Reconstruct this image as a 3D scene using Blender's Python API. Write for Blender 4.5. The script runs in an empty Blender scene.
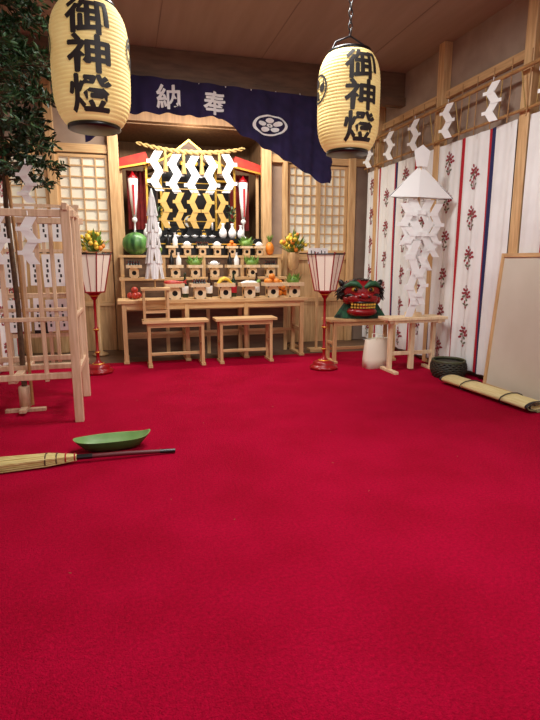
import bpy, bmesh, math, random
from mathutils import Vector, Matrix, Euler
random.seed(7)
sc=bpy.context.scene
sc.view_settings.view_transform='Standard'
pi=math.pi
def lin(c):
    c=c/255
    return c/12.92 if c<=.04045 else ((c+.055)/1.055)**2.4
def col(r,g,b): return (lin(r),lin(g),lin(b),1)
# ---------------- materials
MATS={}
def mat(name,c,rough=.6,metal=0,emit=0,c2=None,scale=(8,8,8),nscale=4,bump=0,bscale=200,ecol=None,trans=0,detail=4):
    if name in MATS: return MATS[name]
    m=bpy.data.materials.new(name);m.use_nodes=True
    nt=m.node_tree;b=nt.nodes['Principled BSDF']
    b.inputs['Base Color'].default_value=col(*c)
    b.inputs['Roughness'].default_value=rough
    b.inputs['Metallic'].default_value=metal
    if emit:
        b.inputs['Emission Color'].default_value=col(*(ecol or c));b.inputs['Emission Strength'].default_value=emit
    tc=nt.nodes.new('ShaderNodeTexCoord')
    if c2:
        mp=nt.nodes.new('ShaderNodeMapping');mp.inputs['Scale'].default_value=scale
        n=nt.nodes.new('ShaderNodeTexNoise');n.inputs['Scale'].default_value=nscale;n.inputs['Detail'].default_value=detail
        r=nt.nodes.new('ShaderNodeValToRGB');r.color_ramp.elements[0].position=.35;r.color_ramp.elements[1].position=.65
        r.color_ramp.elements[0].color=col(*c);r.color_ramp.elements[1].color=col(*c2)
        nt.links.new(tc.outputs['Object'],mp.inputs[0]);nt.links.new(mp.outputs[0],n.inputs['Vector'])
        nt.links.new(n.outputs['Fac'],r.inputs[0]);nt.links.new(r.outputs[0],b.inputs['Base Color'])
        if emit: nt.links.new(r.outputs[0],b.inputs['Emission Color'])
    if bump:
        n2=nt.nodes.new('ShaderNodeTexNoise');n2.inputs['Scale'].default_value=bscale
        bp=nt.nodes.new('ShaderNodeBump');bp.inputs['Strength'].default_value=bump;bp.inputs['Distance'].default_value=.01
        nt.links.new(tc.outputs['Object'],n2.inputs['Vector']);nt.links.new(n2.outputs['Fac'],bp.inputs['Height'])
        nt.links.new(bp.outputs[0],b.inputs['Normal'])
    MATS[name]=m;return m
CARPET=mat('carpet_red',(160,1,40),.95,c2=(174,3,49),scale=(1,1,1),nscale=2.6,bump=.9,bscale=160,detail=12)
_n=CARPET.node_tree;_b=_n.nodes['Principled BSDF'];_b.inputs['Specular IOR Level'].default_value=.08
_src=_b.inputs['Base Color'].links[0].from_socket
_t=_n.nodes.new('ShaderNodeTexCoord');_f=_n.nodes.new('ShaderNodeTexNoise');_f.inputs['Scale'].default_value=75;_f.inputs['Detail'].default_value=6
_r=_n.nodes.new('ShaderNodeMapRange');_r.inputs['From Min'].default_value=.3;_r.inputs['From Max'].default_value=.7;_r.inputs['To Min'].default_value=.78;_r.inputs['To Max'].default_value=1.18
_m=_n.nodes.new('ShaderNodeVectorMath');_m.operation='SCALE'
_n.links.new(_t.outputs['Object'],_f.inputs['Vector']);_n.links.new(_f.outputs['Fac'],_r.inputs['Value']);_n.links.new(_src,_m.inputs[0]);_n.links.new(_r.outputs[0],_m.inputs['Scale']);_n.links.new(_m.outputs[0],_b.inputs['Base Color'])
WOODV=mat('wood_light_v',(192,150,102),.5,c2=(218,180,130),scale=(14,14,1.2),nscale=3)
WOODX=mat('wood_light_x',(198,156,106),.5,c2=(224,186,136),scale=(1.2,14,14),nscale=3)
WOODY=mat('wood_light_y',(190,148,102),.5,c2=(216,176,126),scale=(14,1.2,14),nscale=3)
PALE=mat('wood_pale',(224,194,152),.55,c2=(238,214,176),scale=(12,12,2),nscale=3)
FENCE=mat('wood_fence',(205,170,136),.55,c2=(226,196,164),scale=(16,16,1.5),nscale=3)
CEIL=mat('wood_ceiling',(150,128,108),.7,c2=(160,138,118),scale=(6,.6,6),nscale=1.5)
CEILD=mat('wood_ceiling_joint',(132,110,92),.7)
BROWN=mat('wood_brown',(92,68,50),.6,c2=(114,86,64),scale=(2,2,10),nscale=2)
ALC=mat('alcove_wood',(120,88,58),.7,c2=(142,106,72),scale=(8,8,1),nscale=3)
PLASTER=mat('plaster_brown',(150,128,112),.8,c2=(164,142,124),scale=(1,1,1),nscale=5)
DARK=mat('dark_interior',(26,17,15),.7)
BLACK=mat('lacquer_black',(14,12,13),.3)
RED=mat('lacquer_red',(150,14,22),.3)
REDC=mat('cloth_red',(176,18,36),.8)
REDD=mat('brocade_dark_red',(112,20,28),.8,c2=(140,40,30),scale=(1,1,1),nscale=14)
REDO=mat('canopy_orange_red',(196,58,34),.7,c2=(170,36,28),scale=(1,1,1),nscale=12)
PAPER=mat('paper_white',(240,240,238),.8)
SHOJI=mat('shoji_paper',(226,220,200),.8,emit=.12)  # faint emission put into the paper so the panes look lit
GOLD=mat('gold',(214,160,50),.35,metal=.6,c2=(240,196,90),nscale=20)
GOLDP=mat('gold_paper',(204,166,92),.4,metal=.3)
LANT=mat('lantern_paper',(226,196,124),.75,emit=.26,c2=(238,212,144),scale=(1,1,1),nscale=5)
INK=mat('ink_black',(36,30,30),.6)
PURP=mat('cloth_purple',(28,19,56),.9,c2=(40,30,74),scale=(1,1,1),nscale=4)
CLOTH=mat('cloth_white',(226,225,222),.9,c2=(236,236,233),scale=(1,1,1),nscale=3)
NAVY=mat('cloth_navy',(34,36,82),.9)
MAROON=mat('motif_maroon',(146,48,58),.9)
MGREEN=mat('motif_green',(110,112,90),.9)
LEAF=mat('leaf_green',(20,44,22),.5,c2=(52,86,42),scale=(1,1,1),nscale=9)
LEAFL=mat('leaf_light',(84,128,46),.5,c2=(128,160,70),scale=(1,1,1),nscale=12)
BARK=mat('bark',(76,54,38),.8,c2=(100,76,52),nscale=5)
STRAW=mat('straw',(222,200,138),.8,c2=(238,222,166),scale=(40,2,40),nscale=3,bump=.4,bscale=120)
STRAWX=mat('straw_bristle',(196,172,104),.8,c2=(226,208,146),scale=(3,60,60),nscale=3)
GREEN=mat('celadon_green',(44,92,44),.35,c2=(66,116,58),scale=(1,1,1),nscale=6)
GREENI=mat('celadon_inside',(110,150,84),.4,c2=(136,172,106),scale=(1,1,1),nscale=6)
BASK=mat('basket_dark',(28,27,22),.6,c2=(62,58,42),scale=(1,1,3),nscale=30)
BAG=mat('bag_cream',(238,232,212),.7)
BOARD=mat('board_face',(206,199,182),.6,c2=(214,208,193),scale=(1,1,1),nscale=2)
ROPE=mat('straw_rope',(190,160,100),.9,c2=(160,128,76),nscale=20)
BAMB=mat('bamboo',(176,132,80),.5,c2=(150,108,64),scale=(6,6,6),nscale=3)
ORANGE=mat('fruit_orange',(222,130,40),.5)
YELLOW=mat('fruit_yellow',(230,192,60),.5)
APPLE=mat('fruit_red',(166,28,30),.35,c2=(196,70,48),nscale=6)
PORC=mat('porcelain',(240,240,240),.2)
MELON=mat('melon_green',(22,66,30),.35,c2=(96,150,76),scale=(9,9,1.2),nscale=1.6)
LRED=mat('lion_red',(136,14,20),.3)
# ---------------- mesh builder
class MB:
    def __init__(s): s.v=[];s.f=[];s.m=[];s.sm=[];s.mats=[]
    def mi(s,m):
        if m not in s.mats: s.mats.append(m)
        return s.mats.index(m)
    def add(s,vs,fs,m,smooth=False):
        o=len(s.v);s.v+= [tuple(v) for v in vs];k=s.mi(m)
        for f in fs: s.f.append([i+o for i in f]);s.m.append(k);s.sm.append(smooth)
    def box(s,c,sz,m,rot=None):
        x,y,z=[a/2 for a in sz]
        vs=[Vector((i*x,j*y,k*z)) for i in(-1,1) for j in(-1,1) for k in(-1,1)]
        if rot is not None:
            R=Euler(rot).to_matrix();vs=[R@v for v in vs]
        vs=[v+Vector(c) for v in vs]
        s.add(vs,[(0,1,3,2),(4,6,7,5),(0,4,5,1),(2,3,7,6),(0,2,6,4),(1,5,7,3)],m)
    def bb(s,x0,x1,y0,y1,z0,z1,m): s.box(((x0+x1)/2,(y0+y1)/2,(z0+z1)/2),(x1-x0,y1-y0,z1-z0),m)
    def tube(s,pts,rs,m,n=10,cap=True,smooth=True):
        pts=[Vector(p) for p in pts]
        if not isinstance(rs,(list,tuple)): rs=[rs]*len(pts)
        vs=[];prev=None
        for i,p in enumerate(pts):
            d=(pts[min(i+1,len(pts)-1)]-pts[max(i-1,0)])
            if d.length<1e-9: d=Vector((0,0,1))
            d.normalize()
            if prev is None:
                a=Vector((0,0,1)) if abs(d.z)<.9 else Vector((1,0,0))
                u=d.cross(a).normalized()
            else:
                u=(prev-d*prev.dot(d)).normalized()
            prev=u;w=d.cross(u)
            for k in range(n):
                t=2*pi*k/n;vs.append(p+(u*math.cos(t)+w*math.sin(t))*rs[i])
        fs=[]
        for i in range(len(pts)-1):
            for k in range(n):
                a=i*n+k;b=i*n+(k+1)%n;fs.append((a,b,b+n,a+n))
        s.add(vs,fs,m,smooth)
        if cap:
            o=len(pts)-1
            s.add(vs[:n],[tuple(range(n))[::-1]],m);s.add(vs[o*n:],[tuple(range(n))],m)
    def cyl(s,p0,p1,r,m,r1=None,n=14): s.tube([p0,p1],[r,r if r1 is None else r1],m,n)
    def lathe(s,prof,c,m,n=28,smooth=True,sx=1,sy=1,phase=0):
        vs=[];
        for r,z in prof:
            for k in range(n):
                t=2*pi*k/n+phase;vs.append((c[0]+r*math.cos(t)*sx,c[1]+r*math.sin(t)*sy,c[2]+z))
        fs=[]
        for i in range(len(prof)-1):
            for k in range(n):
                a=i*n+k;b=i*n+(k+1)%n;fs.append((a,b,b+n,a+n))
        fs.append(tuple(range(n))[::-1]);o=(len(prof)-1)*n;fs.append(tuple(range(o,o+n)))
        s.add(vs,fs,m,smooth)
    def ell(s,c,r,m,n=16,rot=None,fn=None):
        if not isinstance(r,(tuple,list)): r=(r,r,r)
        vs=[];fs=[];h=n//2
        R=Euler(rot).to_matrix() if rot else None
        for i in range(h+1):
            p=pi*i/h
            for k in range(n):
                t=2*pi*k/n;v=Vector((math.sin(p)*math.cos(t),math.sin(p)*math.sin(t),math.cos(p)))
                if fn: v=fn(v)
                v=Vector((v.x*r[0],v.y*r[1],v.z*r[2]))
                if R: v=R@v
                vs.append(v+Vector(c))
        for i in range(h):
            for k in range(n):
                a=i*n+k;b=i*n+(k+1)%n;fs.append((a,a+n,b+n,b))
        s.add(vs,fs,m,True)
    def slab(s,pts2,c,ux,uz,th,m):
        ux=Vector(ux);uz=Vector(uz);nn=ux.cross(uz).normalized()*th/2;c=Vector(c)
        a=[c+ux*p[0]+uz*p[1]-nn for p in pts2];b=[c+ux*p[0]+uz*p[1]+nn for p in pts2];n=len(a)
        fs=[tuple(range(n))[::-1],tuple(range(n,2*n))]+[(i,(i+1)%n,(i+1)%n+n,i+n) for i in range(n)]
        s.add(a+b,fs,m)
    def shide(s,c,w,h,m,d=(1,0,0),n=4,flip=1):
        # classic folded paper streamer: one continuous zigzag ribbon of constant width
        c=Vector(c);d=Vector(d).normalized();nrm=d.cross(Vector((0,0,1)))
        sh=h/n;hw=w*.30;a=w*.20
        for i in range(n):
            sg=flip*(1 if i%2 else -1)
            p=[(-sg*a-hw,0),(-sg*a+hw,0),(sg*a+hw,-sh*1.0),(sg*a-hw,-sh*1.0)]
            s.slab(p,c+Vector((0,0,-i*sh-.01))+nrm*.004*(i%2),d,(0,0,1),.0025,m)
            # square folded corner that juts out at each turn
            if i<n-1:
                q=[(sg*a-hw,0),(sg*(a+hw*.9)+hw*(1 if sg>0 else -1)*.0+hw*(sg<0)*-1+hw*(sg>0)*1,0)]
                x0=sg*a-hw;x1=sg*a+hw
                if sg>0: x1+=hw*.55
                else: x0-=hw*.55
                s.slab([(x0,sh*.16),(x1,sh*.16),(x1,-sh*.20),(x0,-sh*.20)],c+Vector((0,0,-(i+1)*sh-.01))+nrm*.007,d,(0,0,1),.0025,m)
        s.cyl(c,c+Vector((0,0,.03)),.004,m,n=5)
def build(name,mb,parent=None,bevel=0,loc=(0,0,0)):
    me=bpy.data.meshes.new(name);me.from_pydata([tuple(v) for v in mb.v],[],mb.f)
    for m in mb.mats: me.materials.append(m)
    me.polygons.foreach_set('material_index',mb.m);me.polygons.foreach_set('use_smooth',mb.sm)
    bm=bmesh.new();bm.from_mesh(me);bmesh.ops.recalc_face_normals(bm,faces=bm.faces);bm.to_mesh(me);bm.free()
    me.update()
    o=bpy.data.objects.new(name,me);sc.collection.objects.link(o);o.location=loc
    if parent: o.parent=parent
    if bevel:
        b=o.modifiers.new('bevel','BEVEL');b.width=bevel;b.segments=2;b.limit_method='ANGLE'
    return o
def group(name,loc=(0,0,0),rz=0):
    e=bpy.data.objects.new(name,None);sc.collection.objects.link(e);e.location=loc;e.rotation_euler=(0,0,rz);e.empty_display_size=.1;return e
# ---------------- text glyph meshes conformed to a surface
def glyph(ch,size,mapf,mb,m,step=.03,bold=.012,wx=1):
    cu=bpy.data.curves.new('glyph','FONT');cu.body=ch;cu.size=1;cu.align_x='CENTER';cu.offset=bold
    o=bpy.data.objects.new('glyph_tmp',cu);sc.collection.objects.link(o)
    dg=bpy.context.evaluated_depsgraph_get();me=bpy.data.meshes.new_from_object(o.evaluated_get(dg))
    bpy.data.objects.remove(o)
    bm=bmesh.new();bm.from_mesh(me)
    if not bm.verts: bm.free();return
    xs=[v.co.x for v in bm.verts];ys=[v.co.y for v in bm.verts]
    cx=(min(xs)+max(xs))/2;cy=(min(ys)+max(ys))/2;k=size/max(max(ys)-min(ys),.01,max(xs)-min(xs))
    for v in bm.verts: v.co.x=(v.co.x-cx)*k*wx;v.co.y=(v.co.y-cy)*k;v.co.z=0
    q=-size/2*wx
    while q<size/2*wx:
        bmesh.ops.bisect_plane(bm,geom=bm.verts[:]+bm.edges[:]+bm.faces[:],plane_co=(q,0,0),plane_no=(1,0,0))
        bmesh.ops.bisect_plane(bm,geom=bm.verts[:]+bm.edges[:]+bm.faces[:],plane_co=(0,q,0),plane_no=(0,1,0))
        q+=step
    bm.verts.index_update()
    mb.add([mapf(v.co.x,v.co.y) for v in bm.verts],[[v.index for v in f.verts] for f in bm.faces],m)
    bm.free();bpy.data.meshes.remove(me)
def glyph_bold(ch,size,mapf,mb,m,step,wx,dx):
    for i,(ox,oy) in enumerate(((0,0),(dx,0),(-dx,0),(0,dx),(0,-dx))):
        glyph(ch,size,lambda x,y,ox=ox,oy=oy,i=i:mapf(x+ox,y+oy,i*.0004),mb,m,step,.010,wx)

# ================= ROOM =================
XL,XR,YB,ZC=-1.36,3.5,7.3,3.49
b=MB();b.bb(XL,XR,-2.5,6.32,-.06,0,CARPET);b.bb(XL,XR,6.32,8.6,-.06,-.004,BROWN);build('floor',b)
b=MB();b.bb(XR,XR+.1,-2.5,8.6,0,ZC,PLASTER);build('wall_right',b)
b=MB();b.bb(XL-.1,XL,-2.5,8.6,0,ZC,PLASTER);build('wall_left',b)
b=MB()
b.bb(XL,-.1,YB,YB+.08,0,ZC,PLASTER);b.bb(1.98,XR,YB,YB+.08,0,ZC,PLASTER);b.bb(-.1,1.98,YB,YB+.08,2.95,ZC,ALC)
b.bb(-.1,1.98,8.5,8.6,0,2.95,ALC);b.bb(-.14,-.1,YB+.08,8.6,0,2.95,ALC);b.bb(1.98,2.02,YB+.08,8.6,0,2.95,ALC);b.bb(-.1,1.98,YB+.08,8.5,2.93,2.97,ALC)
build('wall_back',b)
b=MB();b.bb(XL,XR,-2.5,8.6,ZC,ZC+.08,CEIL)
x=XL+.6
while x<XR: b.bb(x-.005,x+.005,-2.5,YB,ZC-.003,ZC,CEILD);x+=1.2
build('ceiling',b)
b=MB();b.bb(XL,XR,6.36,6.42,3.2,ZC,BROWN);b.bb(XL,XR,6.33,6.45,3.1,3.2,BROWN);build('trim_1',b,bevel=.005)
for i,(y,w) in enumerate(((5.42,.11),(4.08,.12),(6.9,.1),(2.6,.12))):
    b=MB();b.bb(XR-.1,XR,y-w/2,y+w/2,0,ZC,WOODV);build(f'trim_{i+2}',b,bevel=.006)
b=MB();b.bb(XR-.05,XR,-2.5,YB,2.92,3.0,WOODY);build('trim_6',b,bevel=.004)
for i,(x,w) in enumerate(((-.08,.13),(1.93,.13),(3.2,.1),(2.2,.06),(-.82,.1))):
    b=MB();b.bb(x-w/2,x+w/2,YB-.1,YB,0,ZC,WOODV);build(f'trim_{i+7}',b,bevel=.006)
b=MB();b.bb(XL,-.15,YB-.06,YB,2.52,2.62,WOODX);b.bb(2.0,XR,YB-.06,YB,2.52,2.62,WOODX);build('trim_12',b)
def lattice(name,x0,x1,z0,z1,y,nx,nz):
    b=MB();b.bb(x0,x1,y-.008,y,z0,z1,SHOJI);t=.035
    b.bb(x0,x0+t,y-.035,y-.008,z0,z1,WOODV);b.bb(x1-t,x1,y-.035,y-.008,z0,z1,WOODV)
    b.bb(x0+t,x1-t,y-.035,y-.008,z0,z0+t,WOODX);b.bb(x0+t,x1-t,y-.035,y-.008,z1-t,z1,WOODX)
    for i in range(1,nx):
        x=x0+(x1-x0)*i/nx;b.bb(x-.008,x+.008,y-.028,y-.008,z0+t,z1-t,WOODV)
    for i in range(1,nz):
        z=z0+(z1-z0)*i/nz;b.bb(x0+t,x1-t,y-.024,y-.008,z-.008,z+.008,WOODX)
    build(name,b)
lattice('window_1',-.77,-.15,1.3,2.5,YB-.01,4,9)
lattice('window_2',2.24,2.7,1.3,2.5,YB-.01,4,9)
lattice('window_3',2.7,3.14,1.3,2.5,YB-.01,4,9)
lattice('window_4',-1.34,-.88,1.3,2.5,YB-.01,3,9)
b=MB()
for (x0,x1) in ((-1.34,-.16),(2.01,3.14)):
    b.bb(x0,x1,YB-.03,YB,0,1.28,WOODV)
    b.bb(x0,x1,YB-.05,YB-.03,1.2,1.28,WOODX);b.bb(x0,x1,YB-.05,YB-.03,.6,.66,WOODX)
build('wall_panel_wood',b)

# ================= WALL CURTAINS =================
def wall_curtain(name,X,sgn,y0,y1,zt,zb,first):
    b=MB()
    def sx(y,z):
        k=.35+.65*(zt-z)/(zt-zb)
        return X-sgn*(.045+.016*k*math.sin(y*2*pi/.23)+.008*k*math.sin(y*2*pi/.094+z*2))
    n=int((y1-y0)/.0125);rows=14
    ys=[y0+(y1-y0)*i/n for i in range(n+1)];zs=[zt-(zt-zb)*j/rows for j in range(rows+1)]
    vs=[(sx(y,z),y,z) for y in ys for z in zs]
    groups={}
    for i in range(n):
        y=ys[i];q=(y-first)%.92
        m=CLOTH
        if q<.06: m=REDC
        elif .46<=q<.52: m=NAVY
        elif .52<=q<.56: m=REDC
        for j in range(rows):
            a=i*(rows+1)+j;groups.setdefault(m,[]).append((a,a+1,a+rows+2,a+rows+1))
    o=len(b.v);b.v+=vs
    for m,fs in groups.items():
        k=b.mi(m)
        for f in fs: b.f.append([i+o for i in f]);b.m.append(k);b.sm.append(True)
    def P(y,z): return (sx(y,z)-sgn*.004,y,z)
    def blob(y,z,a,c,ang,m):
        vs=[P(y,z)];N=8
        for k in range(N):
            t=2*pi*k/N;u=a*math.cos(t);w=c*math.sin(t)
            vs.append(P(y+u*math.cos(ang)-w*math.sin(ang),z+u*math.sin(ang)+w*math.cos(ang)))
        b.add(vs,[(0,1+k,1+(k+1)%N) for k in range(N)],m)
    q=first-.92*4
    cols=[]
    while q<y1+1: cols+=[q+.27,q+.75];q+=.92
    for ci,yc in enumerate(cols):
        if yc<y0+.12 or yc>y1-.12: continue
        z=zt-.20-(.2 if ci%2 else 0)
        while z>zb+.15:
            for i in range(6):
                blob(yc+.002*i,z-.11+i*.028,.006,.02,.05,MAROON)
            for i in range(20):
                a=2*pi*i/20*2.6;r=.02+.062*((i*7)%10)/10
                blob(yc+r*math.cos(a)*1.05,z+.02+r*math.sin(a)*1.15,.019,.013,a,MAROON if i%5 else MGREEN)
            for s_ in (-1,1):
                blob(yc+s_*.038,z-.08,.024,.011,s_*.5,MGREEN);blob(yc+s_*.022,z-.11,.019,.009,s_*.9,MAROON)
            z-=.40
    return build(name,b)
wall_curtain('wall_curtain',XR-.045,1,4.16,7.15,2.42,.06,4.89)
wall_curtain('wall_curtain',XR-.045,1,2.2,4.0,2.42,.06,4.1)
wall_curtain('wall_curtain',XL,-1,3.0,7.15,2.42,.06,5.02)
g=group('curtain_rail',(0,0,0))
b=MB();b.cyl((XR-.13,2.0,2.47),(XR-.13,7.18,2.47),.014,BAMB)
b.cyl((XR-.16,2.0,2.80),(XR-.16,7.18,2.80),.018,BAMB)
y=2.2
i=0
while y<7.1:
    b.cyl((XR-.16,y,2.80),(XR-.13,y+(.06 if i%2 else -.05),2.46),.006,ROPE,n=6)
    b.tube([(XR-.16,y+.12,2.92),(XR-.155,y+.13,2.65),(XR-.15,y+.15,2.4)],.005,BAMB,n=6)
    y+=.235;i+=1
build('rail_poles',b,g)
b=MB()
for y in (3.7,4.4,5.1,5.75,6.35,6.95): b.shide((XR-.19,y,2.80),.15,.34,PAPER,d=(.3,-1,0))
build('paper_streamers',b,g)
# ================= PURPLE CURTAIN =================
def lerp(tab,x):
    for (a,va),(c,vc) in zip(tab,tab[1:]):
        if x<=c: return va+(vc-va)*max(0,(x-a))/(c-a)
    return tab[-1][1]
BOT=[(-.35,2.45),(-.05,2.64),(.12,2.78),(.5,2.80),(.9,2.79),(1.15,2.80),(1.3,2.68),(1.66,2.50),(2.0,2.33),(2.36,2.13),(2.5,2.12)]
TOP=[(-.35,3.19),(2.5,3.10)]
def py_(x,z):
    t=(lerp(TOP,x)-z)
    return 6.29-.018*math.sin(x*2*pi/.31+t*3)-.010*math.sin(x*2*pi/.13+1)*min(1,t*3)-.02*max(0,x-1.2)*math.sin((x*.6+z)*2*pi/.16)
b=MB();N=160;R=16;vs=[];fs=[]
for i in range(N+1):
    x=-.35+2.85*i/N
    for j in range(R+1):
        zt=lerp(TOP,x);zb=lerp(BOT,x)+.012*math.sin(x*26);z=zt+(zb-zt)*j/R;vs.append((x,py_(x,z),z))
for i in range(N):
    for j in range(R):
        a=i*(R+1)+j;fs.append((a,a+1,a+R+2,a+R+1))
b.add(vs,fs,PURP,True)
for cx,cz,ch in ((.55,2.975,'納'),(1.07,2.945,'奉')):
    glyph_bold(ch,.25,lambda x,y,e,cx=cx,cz=cz:(cx+x*1.05,py_(cx+x*1.05,cz+y)-.006-e,cz+y),b,PAPER,.02,1,.004)
def crest(cx,cz,rx,rz,fn,mb,m,k0=.84):
    n=36
    vs=[fn(cx+k*rx*math.cos(2*pi*i/n),cz+k*rz*math.sin(2*pi*i/n)) for k in (k0,1) for i in range(n)]
    mb.add(vs,[(i,(i+1)%n,(i+1)%n+n,i+n) for i in range(n)],m)
F=lambda x,z:(x,py_(x,z)-.008,z)
crest(1.72,2.75,.21,.115,F,b,PAPER)
for k in range(5):
    a=pi/2+2*pi*k/5;n=12;cx=.10*math.cos(a);cz=.055*math.sin(a)
    vs=[F(1.72+cx,2.75+cz)]+[F(1.72+cx+.052*math.cos(2*pi*i/n),2.75+cz+.027*math.sin(2*pi*i/n)) for i in range(n)]
    b.add(vs,[(0,1+i,1+(i+1)%n) for i in range(n)],PAPER)
crest(1.72,2.75,.04,.022,lambda x,z:(x,py_(x,z)-.0085,z),b,PAPER,.3)
for x in [k*.3-.3 for k in range(10)]: b.cyl((x,6.3,lerp(TOP,x)-.01),(x,6.34,3.14),.008,PAPER,n=6)
build('purple_banner_curtain',b)

# ================= PAPER LANTERNS =================
def lantern(loc):
    g=group('paper_lantern',loc)
    H=.65;R0=.225
    def rad(z):
        t=z/(H/2)
        return R0*(1-abs(t)**4.5*.28)
    b=MB();prof=[];n=29*6
    for i in range(n+1):
        z=-H/2+H*i/n;prof.append((rad(z)+.004*abs(math.sin(pi*i/6))**.7-.002,z))
    b.lathe(prof,(0,0,0),LANT,n=48);build('paper_body',b,g)
    b=MB()
    for s in(-1,1):
        z=s*H/2;o=.028*s
        b.lathe([(.145,min(z,z+o)),(.155,min(z,z+o)+.004),(.155,max(z,z+o)-.004),(.145,max(z,z+o))],(0,0,0),BLACK,n=36)
    build('end_rings',b,g)
    b=MB()
    def surf(a0,z0): 
        def f(s,y,e=0):
            z=z0+y;r=rad(max(-H/2,min(H/2,z)))+.006+e;a=a0+s/R0;return(r*math.sin(a),-r*math.cos(a),z)
        return f
    for ch,z0 in (('御',.205),('神',.005),('燈',-.2)):
        glyph_bold(ch,.195,surf(0,z0),b,INK,.012,1.22,.0045)
    for a0 in (-pi/2,pi/2):
        f=surf(a0,.08)
        crest(0,0,.10,.10,f,b,INK)
        for k in range(3):
            a=2*pi*k/3;n=12;cx=.045*math.cos(a);cy=.045*math.sin(a)
            vs=[f(cx,cy)]+[f(cx+.03*math.cos(2*pi*i/n),cy+.03*math.sin(2*pi*i/n)) for i in range(n)]
            b.add(vs,[(0,1+i,1+(i+1)%n) for i in range(n)],INK)
            vs=[f(cx+.03*math.cos(a),cy+.03*math.sin(a)),f(.085*math.cos(a+.8),.085*math.sin(a+.8)),f(cx-.02*math.sin(a),cy+.02*math.cos(a))]
            b.add(vs,[(0,1,2)],INK)
    build('ink_lettering',b,g)
    b=MB();top=ZC-loc[2]
    b.tube([(-.14,0,H/2+.02),(-.11,0,H/2+.08),(0,0,H/2+.13),(.11,0,H/2+.08),(.14,0,H/2+.02)],.006,BLACK,n=8)
    z=H/2+.13;k=0
    while z<top-.04:
        pts=[]
        for i in range(13):
            t=2*pi*i/12;u=.014*math.cos(t);w=.028*math.sin(t)
            pts.append((u if k%2 else 0,0 if k%2 else u,z+.02+w))
        b.tube(pts,.004,BLACK,n=6,cap=False);z+=.043;k+=1
    b.cyl((0,0,z-.01),(0,0,top),.008,BLACK);build('hanging_chain',b,g)
    return g
lantern((1.635,3.8,2.32));lantern((-.14,3.56,2.33))

# ================= STANDING LAMPS =================
def lamp(loc,rz=0):
    g=group('standing_lantern',loc,rz)
    b=MB()
    b.lathe([(.15,0),(.155,.02),(.15,.035),(.13,.045),(.115,.06),(.12,.075),(.085,.09),(.06,.1),(.03,.125),(.02,.15),(.016,.2),(.026,.22),(.026,.235),(.015,.25),(.0145,.45),(.03,.465),(.03,.48),(.0145,.5),(.014,.78),(.03,.80),(.045,.83),(.075,.855),(.075,.865)],(0,0,0),RED,n=32)
    for k in range(8):
        t=2*pi*k/8;b.ell((.135*math.cos(t),.135*math.sin(t),.018),(.03,.03,.018),RED,n=10)
    build('stand',b,g)
    b=MB()
    for z,r in ((.228,.028),(.472,.032),(.83,.047),(.1,.062)): b.lathe([(r-.002,z-.006),(r+.002,z),(r-.002,z+.006)],(0,0,0),GOLD)
    build('brass_rings',b,g)
    b=MB();n=6;z0,z1,r0,r1=.87,1.26,.11,.195
    P=lambda r,k,z:(r*math.cos(2*pi*k/n+pi/6),r*math.sin(2*pi*k/n+pi/6),z)
    vs=[P(r0,k,z0) for k in range(n)]+[P(r1,k,z1) for k in range(n)]
    b.add(vs,[(k,(k+1)%n,(k+1)%n+n,k+n) for k in range(n)],mat('shade_paper',(240,230,210),.8,emit=.1));build('paper_shade',b,g)
    b=MB()
    for k in range(n):
        b.cyl(P(r0+.004,k,z0),P(r1+.006,k,z1+.02),.007,RED,n=6)
        for r,z in((r0+.004,z0),(r1+.004,z1)): b.cyl(P(r,k,z),P(r,k+1,z),.008,BLACK if z==z1 else RED,n=6)
        a=Vector(P(r0+.004,k,z0));c=Vector(P(r0+.004,k+1,z0));d=Vector(P(r1+.004,k,z1));e=Vector(P(r1+.004,k+1,z1))
        b.cyl((a+c)/2,(d+e)/2,.003,RED,n=6)
    b.lathe([(.09,.862),(.11,.87),(.11,.878)],(0,0,0),RED,n=6,smooth=False,phase=pi/6)
    build('shade_frame',b,g)
lamp((2.09,5.36,0),.1);lamp((-.335,5.8,0),.3)

# ================= FENCE ENCLOSURE + TREE =================
g=group('wooden_fence_enclosure',(-.83,4.42,0))
W,D,H=.47,.42,1.57
b=MB()
for sx in(-1,1):
    for sy in(-1,1): b.box((sx*(W-.03),sy*(D-.03),H/2),(.062,.062,H),FENCE)
for z,hh in ((1.52,.05),(.36,.045),(.78,.03)):
    for sy in(-1,1): b.box((0,sy*(D-.03),z),(2*W+.06 if z>1 else 2*W-.1,.035,hh),FENCE)
    for sx in(-1,1): b.box((sx*(W-.03),0,z+.045*(z>1)),(.035,2*D+.04 if z>1 else 2*D-.1,hh),FENCE)
for k in range(1,4):
    x=-W+2*W*k/4
    for sy in(-1,1): b.box((x,sy*(D-.03),.93),(.03,.022,1.22),FENCE)
for k in range(1,3):
    y=-D+2*D*k/3
    for sx in(-1,1): b.box((sx*(W-.03),y,.93),(.022,.03,1.22),FENCE)
b.box((0,0,.36),(2*W-.06,.06,.04),FENCE);b.box((0,0,.33),(.06,2*D-.06,.03),FENCE)
build('fence_frame',b,g,bevel=.004)
b=MB()
for x,z in((-.3,1.5),(.0,1.5),(.2,1.5)): b.shide((x,-D-.02,z),.12,.32,PAPER)
build('paper_streamers',b,g)
g=group('sakaki_tree',(-.83,4.42,0))
b=MB();L=MB()
b.box((0,0,.012),(.3,.05,.024),FENCE);b.box((0,0,.036),(.05,.3,.024),FENCE);b.lathe([(.045,.045),(.045,.2),(.038,.21)],(0,0,0),FENCE,n=16)
tr=[(0,0,.05),(.01,0,.8),(-.01,.0,1.6),(.02,-.03,2.3),(.0,-.05,3.0)]
b.tube(tr,[.022,.02,.018,.013,.006],BARK,n=8)
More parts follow.
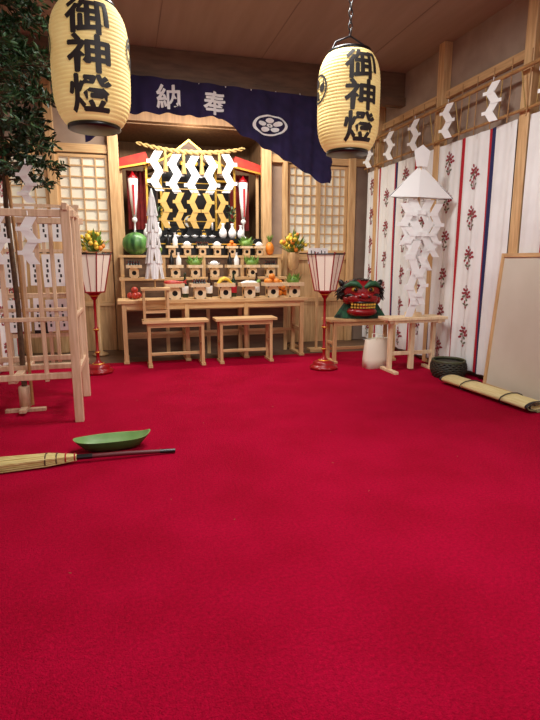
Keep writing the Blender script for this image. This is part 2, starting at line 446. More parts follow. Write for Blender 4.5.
b.tube([(.06,-.04,.06),(.05,-.05,1.3),(.0,-.02,2.1)],.012,BAMB,n=8)
def leaf(p,d,l):
    d=d.normalized();a=Vector((random.uniform(-1,1),random.uniform(-1,1),random.uniform(-1,1)))
    s=d.cross(a);
    if s.length<.01:return
    s.normalize();s*=l*.16;n=d.cross(s).normalized()*l*.06
    L.add([p,p+d*l*.35+s+n,p+d*l*.35-s+n,p+d*l*.7+s*.8+n,p+d*l*.7-s*.8+n,p+d*l,p+d*l*.5],[(0,1,6),(0,6,2),(1,3,6),(2,6,4),(3,5,6),(6,5,4)],LEAF,True)
for i in range(60):
    z=1.78+1.36*(i/60);a=i*2.4+random.random();
    ln=.36+.05*math.sin(i*1.7)+random.uniform(-.03,.03)
    if math.cos(a)<-.2: ln*=.85
    if z>2.2 and math.cos(a)>0 and math.sin(a)<0: ln*=1.5
    o=Vector((.01,-.02,z));d=Vector((math.cos(a),math.sin(a)*1.15,.25))
    pts=[o+d*ln*t+Vector((0,0,-.16*t*t*ln*2)) for t in(0,.25,.5,.75,1)]
    b.tube(pts,[.008,.007,.005,.004,.002],BARK,n=6)
    for j in range(10):
        t=.2+.75*j/10;q=o+d*ln*t+Vector((0,0,-.32*t*t*ln))
        for sd in(-1,1):
            td=(d*.4+Vector((-d.y,d.x,0))*sd*.8+Vector((0,0,random.uniform(-.5,.5)))).normalized();tl=.10*random.uniform(.6,1.2)
            b.tube([q,q+td*tl],[.0025,.0012],BARK,n=4,cap=False)
            for k in range(7):
                p=q+td*tl*(k+1)/7
                leaf(p,td*.7+Vector((random.uniform(-1,1),random.uniform(-1,1),random.uniform(-.9,.7))),random.uniform(.04,.07))
build('trunk_and_branches',b,g);build('leaves',L,g)
b=MB()
for x,y,z in ((.2,-.35,1.85),(-.05,-.40,2.1),(-.2,-.4,1.75)): b.shide((x,y,z),.10,.25,PAPER)
build('paper_streamers',b,g)

# ================= LEFT RACK with papers =================
def rack(loc,rows,W2=.42,n=6):
    g=group('paper_charm_rack',loc)
    b=MB()
    for x in(-W2,0,W2-.06): b.box((x,0,.9),(.035,.035,1.8),FENCE)
    for z in(.35,.8,1.3,1.78): b.box((-.03,-.005,z),(2*W2,.03,.03),FENCE)
    for x in(-W2,W2-.06): b.box((x,0,.02),(.05,.34,.04),FENCE)
    for z in (.37,.82): b.box((-.03,.06,z),(2*W2-.04,.16,.015),FENCE)
    build('rack_frame',b,g)
    b=MB()
    for r,z in enumerate(rows):
        for k in range(n):
            x=-W2+.05+k*.13
            b.box((x,-.028,z-.19+.01*(k%3)),(.095,.004,.36),PAPER,rot=(0,random.uniform(-.03,.03),0))
            for q in range(5): b.box((x+random.uniform(-.01,.01),-.031,z-.08-q*.055),(.02,.002,.035),INK)
    for k,(x,m,s) in enumerate(((-.3,RED,.1),(-.1,BLACK,.12),(.12,WOODX,.1))): b.box((x,.06,.3775+s/2),(.14,.12,s),m)
    build('paper_charms',b,g)
rack((-.86,6.35,0),(1.76,1.27,.77))

# ================= ALTAR TABLES =================
def table(name,loc,L_,D_,H_,th=.03,leg=.035,apron=.05,mid=0,foot=True,stretch=.12):
    g=group(name,loc);b=MB()
    b.box((0,0,H_-th/2),(L_,D_,th),WOODX)
    b.box((0,-D_/2+.04,H_-th-apron/2),(L_-.1,.02,apron),WOODX);b.box((0,D_/2-.04,H_-th-apron/2),(L_-.1,.02,apron),WOODX)
    xs=[-L_/2+.07,L_/2-.07]+([-L_/2+.07+(L_-.14)*(k+1)/(mid+1) for k in range(mid)])
    for x in xs:
        for s in(-1,1): b.box((x,s*(D_/2-.045),(H_-th)/2),(leg,leg,H_-th),WOODV)
        if foot: b.box((x,0,.015),(leg+.015,D_,.03),WOODY)
        b.box((x,0,H_*.45),(leg*.7,D_-.1,leg),WOODY)
    if stretch: b.box((0,D_/2-.045,stretch),(L_-.14,.02,.035),WOODX)
    build('bench_frame',b,g,bevel=.003);return g
table('altar_bench',(.52,6.02,0),.74,.26,.53)
table('altar_bench',(1.34,6.04,0),.74,.26,.53)
table('altar_table',(1.04,6.42,0),2.30,.44,.74,th=.04,leg=.05,apron=.07,mid=2,stretch=.3)
def step(name,y0,y1,z,m):
    g=group(name,(1.0,0,0));b=MB()
    b.bb(-1.08,1.08,y0,y1,z-.03,z,m);b.bb(-1.06,1.06,y0+.03,y1,0,z-.03,BROWN)  # brown body puts the shade behind the rails into colour
    for x in (-1.04,-.52,0,.52,1.04): b.box((x,y0+.018,(z-.03)/2),(.045,.024,z-.03),WOODV)
    for q in (.25,.6):
        if q<z-.1: b.box((0,y0+.022,q),(2.1,.014,.05),WOODX)
    build('step_frame',b,g)
step('altar_step',6.66,6.955,.98,WOODX);step('altar_step',6.96,7.2,1.26,WOODX)
g=group('altar_shelf_black',(1.0,0,0));b=MB()
b.bb(-.93,.83,7.24,7.79,0,1.45,BLACK);b.bb(-.95,.85,7.22,7.79,1.45,1.49,BLACK)
b.bb(-.9,.8,7.225,7.24,1.405,1.418,GOLD)
build('shelf_body',b,g)
# ================= INNER SHRINE (alcove) =================
g=group('inner_shrine',(.93,7.95,0));b=MB()
b.bb(-.8,.8,-.14,.4,0,1.62,BLACK)
b.bb(-.40,.40,-.1,.3,1.62,2.5,BLACK)
for s in(-1,1):
    b.bb(s*.39-.015,s*.39+.015,-.14,-.1,1.62,2.5,GOLD)
    b.bb(s*.19-.16,s*.19+.16,-.12,-.1,1.7,2.35,DARK)
    for z in(1.75,2.28): b.bb(s*.19-.16,s*.19+.16,-.128,-.12,z-.006,z+.006,GOLD)
    b.box((s*.52,.1,2.0),(.18,.3,.76),BROWN);b.box((s*.52,-.06,1.95),(.13,.02,.6),DARK)
    b.box((s*.52,-.08,2.32),(.22,.1,.03),GOLD)
b.slab([(-.62,2.44),(-.32,2.58),(0,2.82),(.32,2.58),(.62,2.44),(.62,2.40),(.3,2.50),(0,2.70),(-.3,2.50),(-.62,2.40)],(0,-.10,0),(1,0,0),(0,0,1),.36,BROWN)
b.slab([(-.63,2.45),(-.32,2.595),(0,2.84),(.32,2.595),(.63,2.45),(.63,2.43),(.32,2.565),(0,2.81),(-.32,2.565),(-.63,2.43)],(0,-.285,0),(1,0,0),(0,0,1),.012,GOLD)
b.slab([(-.3,2.50),(0,2.70),(.3,2.50)],(0,-.12,0),(1,0,0),(0,0,1),.2,DARK)
for k in range(5): b.ell((-.2+k*.1,-.24,2.53),(.03,.015,.03),GOLD,n=8)
build('shrine_cabinet',b,g,bevel=.002)
g=group('brocade_canopy',(.93,7.6,0))
b=MB()
for s in(-1,1):
    n=24;vs=[]
    for i in range(n+1):
        x=s*(.58+.28*i/n);yy=.12+.02*math.sin(i*1.3);vs+=[(x,yy,1.62),(x,yy,2.40)]
    fs=[(2*i,2*i+1,2*i+3,2*i+2) for i in range(n)]
    b.add(vs,fs,REDD,True)
    b.slab([(s*.56,2.47),(s*1.0,2.38),(s*1.02,2.48),(s*.60,2.60)],(0,-.08,0),(1,0,0),(0,0,1),.22,REDO)
    b.slab([(s*.56,2.45),(s*1.0,2.36),(s*1.0,2.385),(s*.56,2.475)],(0,-.195,0),(1,0,0),(0,0,1),.012,GOLD)
    b.bb(s*.60-.014,s*.60+.014,-.12,-.09,1.49,2.48,GOLD);b.bb(s*.93-.018,s*.93+.018,-.12,-.08,1.49,2.42,WOODV)
build('red_brocade',b,g)
b=MB()
def ropez(x): return 2.60+.09*(x/.72)**2
for ph in (0,pi):
    b.tube([(-.72+1.44*i/60,-.26+.016*math.cos(i*.9+ph),ropez(-.72+1.44*i/60)+.016*math.sin(i*.9+ph)) for i in range(61)],[.010+.014*math.sin(pi*i/60) for i in range(61)],ROPE,n=8)
for x in(-.355,-.115,.125,.365):
    b.tube([(x,-.27,ropez(x)),(x,-.28,ropez(x)-.07),(x,-.28,ropez(x)-.10),(x,-.28,ropez(x)-.28)],[.010,.022,.018,.036],ROPE,n=12)
build('sacred_rope_tassels',b,g)
b=MB()
for x,fl in ((-.475,1),(-.235,1),(.005,1),(.245,-1),(.485,-1)):
    b.shide((x,-.27,ropez(x)-.03),.185,.50,PAPER,n=4,flip=fl)
build('white_paper_streamers',b,g)
b=MB()
b.cyl((-.5,-.31,2.125),(.5,-.31,2.125),.007,ROPE,n=8)
for x,fl in ((-.38,1),(-.19,1),(0,1),(.19,-1),(.38,-1)):
    b.shide((x,-.31,2.09),.135,.46,GOLDP,n=4,flip=fl)
for s in (-1,1): b.cyl((s*.5,-.31,2.125),(s*.6,-.12,2.2),.006,ROPE,n=6)
build('gold_paper_streamers',b,g)
def arrow(loc):
    g=group('ceremonial_arrow_flag',loc);b=MB()
    b.lathe([(.05,0),(.05,.02),(.012,.04),(.012,.2),(.035,.22),(.035,.25),(.02,.27)],(0,0,0),PORC,n=20)
    b.lathe([(.022,.26),(.05,.5),(.064,.76),(.03,.79),(.0,.82)],(0,0,0),PAPER,n=20)
    b.lathe([(.03,.72),(.066,.775),(.034,.81),(.0,.86)],(0,0,0),RED,n=20)
    b.slab([(-.006,.3),(.006,.3),(.016,.68),(-.016,.68)],(0,-.062,0),(1,0,0),(0,0,1),.02,REDC)
    build('rolled_flag',b,g)
arrow((.15,7.42,1.49));arrow((1.64,7.42,1.49))
def vase(loc,s=1,m=None,sprig=False):
    g=group('sake_vase',loc);b=MB()
    b.lathe([(.03*s,0),(.05*s,.03*s),(.058*s,.08*s),(.045*s,.12*s),(.02*s,.15*s),(.018*s,.19*s),(.03*s,.21*s)],(0,0,0),m or PORC,n=20)
    if sprig:
        for k in range(40):
            a=random.random()*6.28;d=Vector((math.cos(a)*.3,math.sin(a)*.10,1)).normalized();p=Vector((0,0,.2*s))+d*random.uniform(.02,.22)
            dd=Vector((math.cos(a),math.sin(a)*.3,random.uniform(.2,1))).normalized();sd=Vector((-math.sin(a),math.cos(a)*.5,0))*.014
            b.add([p,p+dd*.03+sd,p+dd*.03-sd,p+dd*.06],[(0,1,2),(1,3,2)],LEAF)
    build('porcelain',b,g)
vase((.30,7.28,1.49),.85);vase((.44,7.28,1.49),.95,None,True);vase((1.32,7.28,1.49),.95);vase((1.45,7.28,1.49),.95,None,True);vase((1.57,7.28,1.49),.85)
def dish(loc,r=.05):
    g=group('offering_dish',loc);b=MB()
    b.lathe([(r*.4,0),(r*.5,.008),(r,.03),(r*.95,.032),(r*.5,.014)],(0,0,0),PORC,n=20)
    b.ell((0,0,.025),(r*.5,r*.5,.02),PAPER,n=10);build('porcelain',b,g)
for x in (.57,.69,.81,.93,1.05,1.17): dish((x,7.28,1.49))
def candle(loc):
    g=group('candle_stand',loc);b=MB()
    b.lathe([(.04,0),(.042,.01),(.012,.03),(.01,.09),(.03,.11),(.03,.118)],(0,0,0),BLACK,n=16);b.lathe([(.012,.118),(.012,.22),(.004,.222)],(0,0,0),PAPER,n=12);build('candle',b,g)
for x in (.60,1.20): candle((x,7.44,1.49))
g=group('sacred_mirror',(.90,7.46,1.49));b=MB()
b.box((0,0,.02),(.2,.1,.04),BLACK);b.slab([(-.10,.04),(-.04,.10),(-.03,.16),(.03,.16),(.04,.10),(.10,.04)],(0,0,0),(1,0,0),(0,0,1),.03,BLACK)
b.tube([(0,.0,.23),(0,.012,.23)],[.08,.08],mat('mirror_metal',(230,226,214),.1,metal=1),n=32);b.tube([(0,.006,.23),(0,.016,.23)],[.088,.088],GOLD,n=32)
build('mirror_and_stand',b,g)
def lacq(loc,w=.14):
    g=group('lacquer_box',loc);b=MB()
    b.box((0,0,.02),(w,.10,.02),BLACK)
    for sx in(-1,1):
        for sy in(-1,1): b.box((sx*(w/2-.01),sy*.04,.01),(.014,.014,.02),BLACK)
    b.box((0,0,.06),(w*.9,.09,.06),BLACK);b.box((0,0,.094),(w*.96,.098,.012),BLACK);b.tube([(-.02,0,.1),(0,0,.118),(.02,0,.1)],.005,GOLD,n=6)
    b.box((0,-.0495,.06),(w*.5,.002,.03),GOLD);build('box_body',b,g)
lacq((.73,7.40,1.49),.10);lacq((1.07,7.40,1.49),.10)
def tray(loc,s=1,content=None):
    g=group('offering_tray',loc);b=MB();w=.2*s;h=.13*s;pw=.125*s
    for dx,dy in((0,-1),(1,0),(0,1),(-1,0)):
        n=16;r=.030*s
        ux=Vector((-dy,dx,0));nn=Vector((dx,dy,0));vs=[]
        for k in range(n):
            t=2*pi*(k+.5)/n;cx,cz=math.cos(t),math.sin(t);q=1/max(abs(cx),abs(cz))
            for (a,c) in((cx*r,cz*r),(cx*q*pw/2,cz*q*h/2)):
                vs.append(nn*pw/2+ux*a+Vector((0,0,h/2+c)))
        b.add(vs,[(2*k,2*k+1,(2*k+3)%(2*n),(2*k+2)%(2*n)) for k in range(n)],PALE)
    b.bb(-pw/2+.004,pw/2-.004,-pw/2+.03,pw/2-.004,.002,h-.004,DARK)  # dark block inside stands in for shade behind the holes
    b.bb(-w/2,w/2,-w/2,w/2,h,h+.008,PALE)
    for q in(-1,1):
        b.bb(q*w/2-.004,q*w/2+.004,-w/2,w/2,h,h+.04*s,PALE);b.bb(-w/2,w/2,q*w/2-.004,q*w/2+.004,h,h+.04*s,PALE)
    build('tray_body',b,g)
    z=h+.01;b=MB()
    if content in('apple','orange','yellow'):
        m={'apple':APPLE,'orange':ORANGE,'yellow':YELLOW}[content];r=.040*s
        for x,y in((-.045,-.045),(.045,-.045),(-.045,.045),(.045,.045)): b.ell((x*s,y*s,z+r),(r,r,r*.92),m,n=12)
        b.ell((0,0,z+r*2.4),(r,r,r*.92),m,n=12);b.cyl((0,0,z+r*3.2),(.005,0,z+r*3.7),.003,BARK,n=5)
    elif content=='greens':
        for k in range(40):
            a=random.random()*6.28;r=.05*random.random();d=Vector((math.cos(a)*.8,math.sin(a)*.3,.6+random.random()))
            p=Vector((r*math.cos(a),r*math.sin(a)*.7,z));l=.10;sd=Vector((-math.sin(a),math.cos(a)*.4,0))*.03
            b.add([p,p+d*l*.5+sd,p+d*l*.5-sd,p+d*l],[(0,1,2),(1,3,2)],LEAFL,True)
        b.ell((0,0,z+.05),(.08,.065,.055),LEAFL,n=12)
    elif content=='banana':
        for k in range(5):
            pts=[(-.09+.18*t,-.05+.022*k+.01*math.sin(t*3),z+.02+.07*math.sin(pi*t)) for t in(0,.25,.5,.75,1)];b.tube(pts,[.006,.017,.019,.016,.005],YELLOW,n=8)
    elif content=='dish':
        b.lathe([(.03,0),(.04,.01),(.085*s,.05),(.08*s,.052),(.03,.014)],(0,0,z),PORC);b.ell((0,0,z+.045),(.06*s,.06*s,.035),PAPER,n=12)
    elif content=='fish':
        for k in range(2):
            yy=-.03+.05*k
            b.tube([(-.12,yy,z+.05),(-.10,yy,z+.045),(-.05,yy,z+.04),(.02,yy,z+.04),(.08,yy,z+.045),(.11,yy,z+.05)],[.006,.022,.034,.03,.012,.006],APPLE,n=10)
            b.slab([(.10,.0),(.15,.035),(.14,0),(.15,-.03)],(0,yy,z+.05),(1,0,0),(0,0,1),.004,APPLE)
            b.ell((-.095,yy-.018,z+.05),.005,BLACK,n=6)
    elif content=='radish':
        for k in range(3): b.tube([(-.1,-.03+.03*k,z+.03),(-.03,-.03+.03*k,z+.034),(.06,-.03+.03*k,z+.03),(.1,-.03+.03*k,z+.028)],[.004,.024,.028,.014],PAPER,n=10);b.tube([(.1,-.03+.03*k,z+.028),(.14,-.03+.03*k,z+.06)],[.012,.018],LEAFL,n=6)
    elif content=='sake':
        for x in(-.045,.045): b.lathe([(.028,0),(.034,.02),(.034,.1),(.014,.14),(.014,.18),(.018,.185)],(x,0,z),BLACK if x<0 else PORC,n=14)
    elif content=='kelp':
        for k in range(5): b.tube([(-.07+.035*k,-.03,z+.01),(-.06+.03*k,0,z+.07),(-.05+.03*k,.03,z+.015)],.014,BLACK,n=8)
        b.tube([(-.08,0,z+.06),(.08,0,z+.06)],.006,REDC,n=6)
    if b.v: build('offering_'+content,b,g)
for x,c in ((.55,'fish'),(.85,'kelp'),(1.16,'banana'),(1.46,'radish'),(1.76,'orange'),(2.04,'greens')):
    tray((x,6.34,.74),1.08,c)
for x,c in ((.10,'kelp'),(.36,'apple'),(.61,'sake'),(.86,'greens'),(1.11,'dish'),(1.36,'sake'),(1.61,'greens'),(1.86,'kelp')):
    tray((x,6.80,.98),.92,c)
for x,c in ((.60,'sake'),(.80,'dish'),(1.0,'kelp'),(1.2,'dish'),(1.4,'orange'),(1.6,'greens'),(1.78,'dish')):
    tray((x,7.08,1.26),.72,c)
def bottle(loc,m,lab):
    g=group('sake_bottle',loc);b=MB()
    b.lathe([(.036,0),(.04,.008),(.04,.16),(.034,.19),(.015,.23),(.013,.28),(.016,.282),(.016,.30)],(0,0,0),m,n=18)
    b.lathe([(.0405,.05),(.0412,.052),(.0412,.14),(.0405,.142)],(0,0,0),lab,n=18);build('bottle_glass',b,g)
GB=mat('bottle_green',(18,44,26),.15);BB=mat('bottle_brown',(50,26,14),.15)
for x,m,l in ((.70,GB,PAPER),(1.0,BB,PAPER),(1.31,GB,REDC),(1.61,BB,PAPER)): bottle((x,6.54,.74),m,l)
g=group('watermelon',(.14,7.08,1.26));b=MB();b.ell((0,0,.145),(.165,.12,.145),MELON,n=28);b.tube([(0,0,.285),(.01,0,.31),(.03,0,.32)],.005,BARK,n=6);build('melon_body',b,g)
g=group('melon_fruit',(.40,7.08,1.26));b=MB();b.ell((0,0,.075),(.075,.075,.075),LEAFL,n=20);b.cyl((0,0,.14),(.01,0,.18),.005,BARK,n=6);build('melon_body',b,g)
g=group('pineapple',(1.93,7.07,1.26));b=MB();b.ell((0,0,.09),(.06,.06,.09),ORANGE,n=16)
for k in range(24):
    a=k*2.4;l=.1+.04*random.random();d=Vector((math.cos(a)*.5,math.sin(a)*.5,1));p=Vector((0,0,.16));sd=Vector((-math.sin(a),math.cos(a),0))*.012
    b.add([p-sd,p+sd,p+d*l],[(0,1,2)],LEAFL)
build('fruit_body',b,g)
def pile(name,loc,m,rs):
    g=group(name,loc);b=MB()
    for x,y,z,r in rs: b.ell((x,y,z),(r,r,r*.93),m,n=14)
    build('fruits',b,g)
pile('apple_pile',(.10,6.47,.74),APPLE,[(-.06,0,.04,.042),(.03,.02,.04,.042),(-.01,-.07,.04,.042),(-.01,-.01,.105,.042)])
pile('orange_pile',(1.93,6.57,.74),ORANGE,[(-.08,0,.038,.04),(0,0,.038,.04),(.08,0,.038,.04),(-.04,0,.105,.04),(.04,0,.105,.04),(0,0,.17,.04)])
def flowers(loc,h):
    g=group('flower_arrangement',loc);b=MB()
    b.lathe([(.09,0),(.1,.02),(.03,.05),(.025,h-.25),(.07,h-.2),(.085,h-.02),(.08,h),(.06,h-.03)],(0,0,0),WOODV,n=20)
    for k in range(90):
        a=random.random()*6.28;e=random.random();d=Vector((math.cos(a)*(.2+.8*e),math.sin(a)*(.2+.8*e),1.3-e*.8)).normalized()
        l=.12+.16*random.random();p=Vector((0,0,h-.03));q=p+d*l
        b.tube([p,q],.003,LEAFL,n=4,cap=False)
        if k%3==0: b.ell(q,random.uniform(.02,.034),[YELLOW,YELLOW,ORANGE,YELLOW][k%4],n=8)
        else:
            sd=d.cross(Vector((0,0,1))).normalized()*.018
            b.add([q-d*.05,q+sd,q-sd,q+d*.07],[(0,1,2),(1,3,2)],LEAFL)
    build('vase_and_blooms',b,g)
flowers((-.36,6.9,0),1.30);flowers((2.2,6.85,0),1.3)
g=group('paper_notice',(2.42,6.5,0),-.1);b=MB()
b.box((0,0,.015),(.2,.2,.03),WOODX);b.box((0,0,.6),(.03,.03,1.14),WOODV);b.box((0,-.02,1.25),(.26,.012,.20),PAPER)
for k in range(5): b.box((-.09+.045*k,-.028,1.25),(.012,.003,.14-.02*(k%3)),INK)
build('notice_on_stand',b,g)

# white gohei on wooden stand (on the left bench)
g=group('paper_gohei_wand',(.31,6.02,.53));b=MB()
for sx in(-1,1):
    for sy in(-1,1): b.box((sx*.13,sy*.09,.17),(.025,.025,.34),WOODV)
b.box((0,0,.35),(.32,.24,.025),WOODX);b.box((0,-.09,.1),(.26,.015,.03),WOODX);b.box((0,-.09,.0145),(.26,.02,.029),WOODX)
b.cyl((0,0,.36),(0,0,1.36),.008,WOODV)
build('wand_stand',b,g)
b=MB()
for k in range(10):
    a=2*pi*k/10
    for lv in range(5):
        t=lv/4;r=.022+.046*t;z=1.34-.17*lv;w=.045+.016*t
        c=Vector((r*math.cos(a),r*math.sin(a),z));tg=Vector((-math.sin(a),math.cos(a),0));dn=Vector((math.cos(a)*.12,math.sin(a)*.12,-1)).normalized()
        sg=(1 if (k+lv)%2 else -1)*.4
        b.slab([(-w/2,0),(w/2,0),(w/2+sg*w,.20),(-w/2+sg*w,.20)],c,tg,dn,.002,PAPER)
b.lathe([(.008,1.28),(.03,1.34),(.018,1.38),(.006,1.43)],(0,0,0),PAPER,n=10)
build('folded_paper',b,g)

# ================= RIGHT SIDE =================
table('side_bench',(2.70,5.72,0),.9,.3,.52,th=.03,leg=.04,apron=.05,stretch=.14)
g=group('lion_dance_head',(2.68,5.72,.52),-.25)
def boxy(v): 
    f=lambda a: math.copysign(abs(a)**.85,a); return Vector((f(v.x),f(v.y),f(v.z)))
b=MB();b.ell((0,.0,.31),(.235,.16,.145),LRED,n=28,fn=boxy)
b.ell((0,-.13,.235),(.18,.12,.08),LRED,n=24,fn=boxy)
b.ell((0,-.225,.275),(.075,.05,.045),LRED,n=16)
for s in(-1,1):
    b.ell((s*.05,-.24,.27),(.035,.035,.03),LRED,n=12);b.ell((s*.05,-.272,.265),(.014,.01,.012),BLACK,n=8)
    b.ell((s*.22,.02,.40),(.035,.05,.06),BLACK,n=12,rot=(0,s*.6,0))
    b.ell((s*.17,-.08,.22),(.055,.08,.055),LRED,n=12)
build('red_skull',b,g)
b=MB();b.ell((0,-.1,.085),(.175,.15,.055),LRED,n=24,fn=boxy);b.ell((0,-.11,.125),(.14,.12,.02),BLACK,n=20)
b.ell((0,-.16,.15),(.06,.09,.014),REDC,n=12)
build('lower_jaw',b,g)
b=MB()
for s in(-1,1):
    b.ell((s*.09,-.140,.340),(.042,.035,.03),GOLD,n=16);b.ell((s*.088,-.171,.340),(.024,.012,.022),BLACK,n=10)
    b.tube([(s*.02,-.155,.365),(s*.07,-.165,.405),(s*.14,-.135,.41),(s*.20,-.09,.375)],[.018,.034,.034,.016],mat('lion_green',(28,84,52),.5),n=10)
    b.tube([(s*.10,-.21,.27),(s*.16,-.16,.28),(s*.20,-.10,.26)],[.014,.02,.012],BLACK,n=8)
for k in range(9):
    x=-.13+k*.0325
    yy=-.245+.7*abs(x)**1.3
    b.box((x,yy,.175),(.024,.02,.022),GOLD);b.box((x,yy+.015,.14),(.024,.02,.02),GOLD)
b.tube([(-.17,-.12,.2),(-.1,-.22,.2),(0,-.255,.2),(.1,-.22,.2),(.17,-.12,.2)],.013,BLACK,n=8)
build('eyes_brows_teeth',b,g)
b=MB()
for k in range(340):
    a=random.uniform(-.35,pi+.35);r=.21;x=r*math.cos(a)*1.0;z=.31+.135*math.sin(a)
    y=random.uniform(-.10,.12);l=random.uniform(.05,.10)
    d=Vector((math.cos(a)*.7+random.uniform(-.3,.3),.3,math.sin(a)*.5-.2))
    p=Vector((x,y,z));b.tube([p,p+d*l*.5,p+d*l+Vector((0,0,-.04))],[.012,.010,.003],BLACK,n=5)
build('black_mane',b,g)
b=MB()
n=60;vs=[];rows=8
for i in range(n+1):
    a=pi*2*i/n-.5*pi
    for j in range(rows+1):
        t=j/rows;r=.17+.12*t+.014*math.sin(i*1.1)*t
        vs.append((r*math.cos(a)*1.05,.0+r*math.sin(a)*.52,.21-.205*t))
b.add(vs,[(i*(rows+1)+j,i*(rows+1)+j+1,(i+1)*(rows+1)+j+1,(i+1)*(rows+1)+j) for i in range(n) for j in range(rows)],mat('cloth_green',(30,92,64),.8,c2=(16,26,26),nscale=2),True)
build('green_cloth',b,g)
g=group('paper_bag',(2.70,5.27,0),.15);b=MB()
W,D,Hh=.15,.07,.33
P8=[];
for z,s,j in((0,1,0),(.1,1.04,.006),(.2,.99,-.008),(Hh,.96,.004)):
    for (x,y) in((-1,-1),(0,-.85),(1,-1),(1.05,0),(1,1),(0,.9),(-1,1),(-1.05,0)):
        P8.append((x*W*s+j,y*D*s*(1-.4*z/Hh)+j,z+(.012 if x==0 and z==Hh else 0)))
b.add(P8,[(r*8+k,r*8+(k+1)%8,(r+1)*8+(k+1)%8,(r+1)*8+k) for r in range(3) for k in range(8)]+[tuple(range(8))],BAG,True)
for s in(-1,1): b.tube([(-.05,s*.035,Hh-.01),(-.045,s*.045,Hh+.05),(.045,s*.045,Hh+.05),(.05,s*.035,Hh-.01)],.004,BAG,n=6)
build('bag_body',b,g)
g=group('wooden_offering_stand',(2.98,5.02,0),0);b=MB()
b.box((0,0,.585),(.70,.26,.03),PALE)
for x in(-.26,.26):
    b.box((x,0,.015),(.05,.34,.03),PALE)
    b.box((x,0,.30),(.04,.05,.56),PALE);b.box((x,0,.55),(.04,.24,.04),PALE)
b.box((0,0,.2),(.52,.025,.04),PALE);b.box((0,-.1,.555),(.66,.02,.03),PALE);b.box((0,0,.3),(.05,.05,.56),PALE)
b.box((0,0,.62),(.14,.12,.05),PALE)
build('stand_frame',b,g,bevel=.003)
b=MB();b.cyl((0,0,.6),(0,0,2.28),.014,PALE);b.box((0,0,1.0),(.05,.03,.8),PALE)
build('staff',b,g)
b=MB()
ap=Vector((0,0,2.16));zz=1.83
cor=[Vector((-.38,-.05,zz)),Vector((-.06,-.09,zz-.0)),Vector((.38,-.05,zz)),Vector((.06,.09,zz))]
for i in range(4): b.add([ap,cor[i],cor[(i+1)%4]],[(0,1,2)],PAPER)
b.slab([(-.06,0),(.06,0),(.09,.15),(0,.21),(-.09,.15)],(0,-.02,2.14),(1,0,0),(0,0,1),.01,PAPER)
for s in (-1,1):
    for i,(x,z,h,w) in enumerate(((.07,1.82,.50,.18),(.17,1.78,.42,.16),(.06,1.60,.50,.18),(.14,1.54,.30,.14))):
        b.shide((s*x,-.05-.018*i,z),w,h,PAPER,n=4,flip=s,d=(1,.1*s,0))
b.shide((-.10,-.13,1.40),.15,.78,PAPER,n=5);b.shide((-.01,-.15,1.25),.12,.5,PAPER,n=5,flip=-1)
for s in(-1,1): b.cyl((s*.37,-.05,zz),(s*.02,0,2.13),.004,INK,n=5);b.cyl((s*.36,-.05,zz),(s*.03,0,1.8),.003,INK,n=5)
build('paper_canopy_and_streamers',b,g)
g=group('woven_basket',(3.20,4.64,0));g.scale=(.80,.90,1.15);b=MB()
for i in range(9):
    r=.175+.035*math.sin(pi*i/10);z=.01+.0155*i;pts=[(r*math.cos(2*pi*k/36)*1.05,r*math.sin(2*pi*k/36),z+.004*(-1)**(k+i)) for k in range(37)];b.tube(pts,.0095,BASK,n=6,cap=False)
b.lathe([(.17,.002),(.175,.012),(.175,.02)],(0,0,0),BASK)
pts=[(.19*math.cos(2*pi*k/36)*1.05,.19*math.sin(2*pi*k/36),.15) for k in range(37)];b.tube(pts,.012,mat('basket_rim',(74,76,50),.5),n=8,cap=False)
b.lathe([(.18,.125),(.17,.135),(.02,.14)],(0,0,0),BASK)
build('weave',b,g)
def roll(loc,L_,w,h,rz):
    g=group('rolled_straw_mat',loc,rz);b=MB();n=60;turns=2.6;pts=[]
    for i in range(n+1):
        t=2*pi*turns*i/n;k=1-.62*i/n;pts.append((w*k*math.cos(-pi/2+t),h+h*k*math.sin(-pi/2+t)*.96))
    for (y0,y1,m,o) in ((-L_/2,L_/2,STRAW,0),(-L_/2,-L_/2+.03,INK,.003),(L_/2-.03,L_/2,INK,.003)):
        vs=[]
        for i,(x,z) in enumerate(pts):
            for y in(y0,y1): vs.append((x*(1+o*4),y,h+(z-h)*(1+o*10)))
        b.add(vs,[(2*i,2*i+1,2*i+3,2*i+2) for i in range(n)],m,True)
    for q in (-.25,.2): b.tube([((w+.004)*math.cos(t/12*2*pi),q*L_,h+(h+.002)*math.sin(t/12*2*pi)) for t in range(13)],.005,INK,n=5,cap=False)
    o=build('straw_roll',b,g);s=o.modifiers.new('s','SOLIDIFY');s.thickness=.006
roll((3.07,3.84,0),1.10,.125,.048,.07)
g=group('framed_board',(3.27,3.48,0));b=MB()
hh=1.26;ww=1.4
b.box((0,0,hh/2),(.012,ww-.04,hh-.04),BOARD)
for s in(-1,1): b.box((-.004,s*(ww/2-.018),hh/2),(.03,.036,hh),WOODV);b.box((-.004,0,hh/2+s*(hh/2-.018)),(.03,ww-.072,.036),WOODY)
o=build('board_and_frame',b,g,bevel=.003);o.rotation_euler=(0,math.radians(4.5),0);o.location=(.02,0,.002)

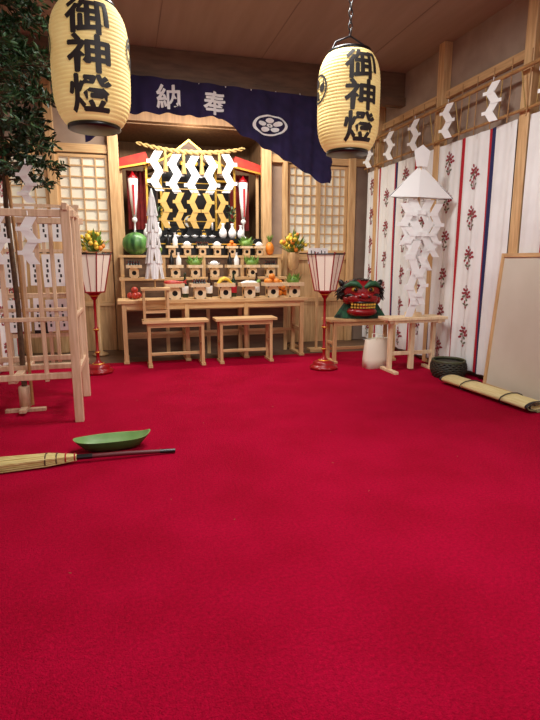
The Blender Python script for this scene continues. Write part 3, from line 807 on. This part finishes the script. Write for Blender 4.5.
# ================= BROOM + TRAY =================
g=group('straw_broom',(-.05,3.16,0));b=MB()
b.tube([(-.30,0,.035),(.0,.004,.03),(.29,.012,.016)],[.014,.014,.012],mat('broom_handle',(96,26,32),.4),n=10)
b.tube([(.20,.008,.0205),(.295,.012,.016)],[.0135,.013],BLACK,n=10)
b.tube([(-.33,0,.036),(-.20,0,.034)],[.017,.016],BLACK,n=10)
build('handle',b,g)
b=MB();N=170
for k in range(N):
    t=random.uniform(-1,1);u=random.uniform(-1,1);
    p0=Vector((-.29,t*.014,.036+u*.014));p1=Vector((-.45,t*.05,.038+u*.024));p2=Vector((-.86-random.random()*.05,t*.085,max(.006,.03+u*.024)))
    b.tube([p0,p1,p2],[.004,.004,.003],STRAWX,n=4)
build('bristles',b,g)
b=MB()
for x,w,h in ((-.30,.022,.022),(-.35,.034,.028),(-.40,.044,.032),(-.46,.058,.034)):
    b.tube([(x,w*math.cos(2*pi*k/16),.038+h*math.sin(2*pi*k/16)) for k in range(17)],.004,REDC if x>-.36 else BARK,n=5,cap=False)
build('binding_cords',b,g)
g=group('green_boat_tray',(-.135,3.35,0),.05);g.scale=(1.02,1,.92);b=MB()
n=40
def ring(l,w,z,bump=0):
    r=[]
    for k in range(n):
        t=2*pi*k/n;c,s_=math.cos(t),math.sin(t)
        x=l*math.copysign(abs(c)**.8,c);y=w*math.copysign(abs(s_)**.9,s_)
        r.append((x,y,z+bump*max(0,c)**6+bump*.4*max(0,-c)**6))
    return r
rings=[ring(.13,.045,.0),ring(.17,.065,.02),ring(.215,.088,.06,.02),ring(.235,.097,.085,.03)]
inn=[ring(.225,.090,.083,.03),ring(.2,.078,.055,.02),ring(.15,.055,.02),ring(.1,.03,.014)]
def shell(rs,m,capi):
    vs=[p for r in rs for p in r];fs=[(i*n+k,i*n+(k+1)%n,(i+1)*n+(k+1)%n,(i+1)*n+k) for i in range(len(rs)-1) for k in range(n)]
    fs.append(tuple(range(n)) if capi==0 else tuple(range((len(rs)-1)*n,len(rs)*n)));b.add(vs,fs,m,True)
shell(rings,GREEN,0);shell(inn,GREENI,1);b.add(rings[-1]+inn[0],[(k,(k+1)%n,(k+1)%n+n,k+n) for k in range(n)],GREENI,True)
build('tray_shell',b,g)
b=MB()
for k in range(22):
    x=random.uniform(-.8,2.2);y=random.uniform(1.4,5.2);a=random.random()*3;l=random.uniform(.005,.012)
    b.tube([(x,y,.002),(x+l*math.cos(a),y+l*math.sin(a),.003)],.0012,BAMB,n=4)
build('straw_litter',b)

# ================= LIGHTS =================
def area(name,loc,size,e,c,rot=(0,0,0),sy=None):
    l=bpy.data.lights.new(name,'AREA');l.energy=e;l.color=c;l.size=size
    if sy: l.shape='RECTANGLE';l.size_y=sy
    o=bpy.data.objects.new(name,l);sc.collection.objects.link(o);o.location=loc;o.rotation_euler=rot;return o
area('ceiling_light',(1.1,1.2,3.42),1.2,76,(1,.99,.97),sy=1.2)
area('ceiling_light',(1.1,3.9,3.40),1.0,88,(1,.99,.97),sy=.6)
area('altar_light',(.95,6.52,3.05),1.8,72,(1,.95,.86),rot=(math.radians(22),0,0),sy=.15)
l=bpy.data.lights.new('alcove_fill','POINT');l.energy=7;l.color=(1,.92,.80);l.shadow_soft_size=.1  # added point light without a fixture, brightens the alcove
o=bpy.data.objects.new('alcove_fill',l);sc.collection.objects.link(o);o.location=(.93,7.24,2.80)
w=bpy.data.worlds.new('world');sc.world=w;w.use_nodes=True;w.node_tree.nodes['Background'].inputs[0].default_value=(.98,.99,1,1);w.node_tree.nodes['Background'].inputs[1].default_value=.88
# ================= CAMERA =================
cd=bpy.data.cameras.new('camera');co=bpy.data.objects.new('camera',cd);sc.collection.objects.link(co)
cd.sensor_fit='AUTO';cd.sensor_width=36;cd.lens=26;cd.clip_start=.02
co.location=(0,0,1.2);co.rotation_euler=(math.radians(79.1),0,math.radians(-15.3));sc.camera=co
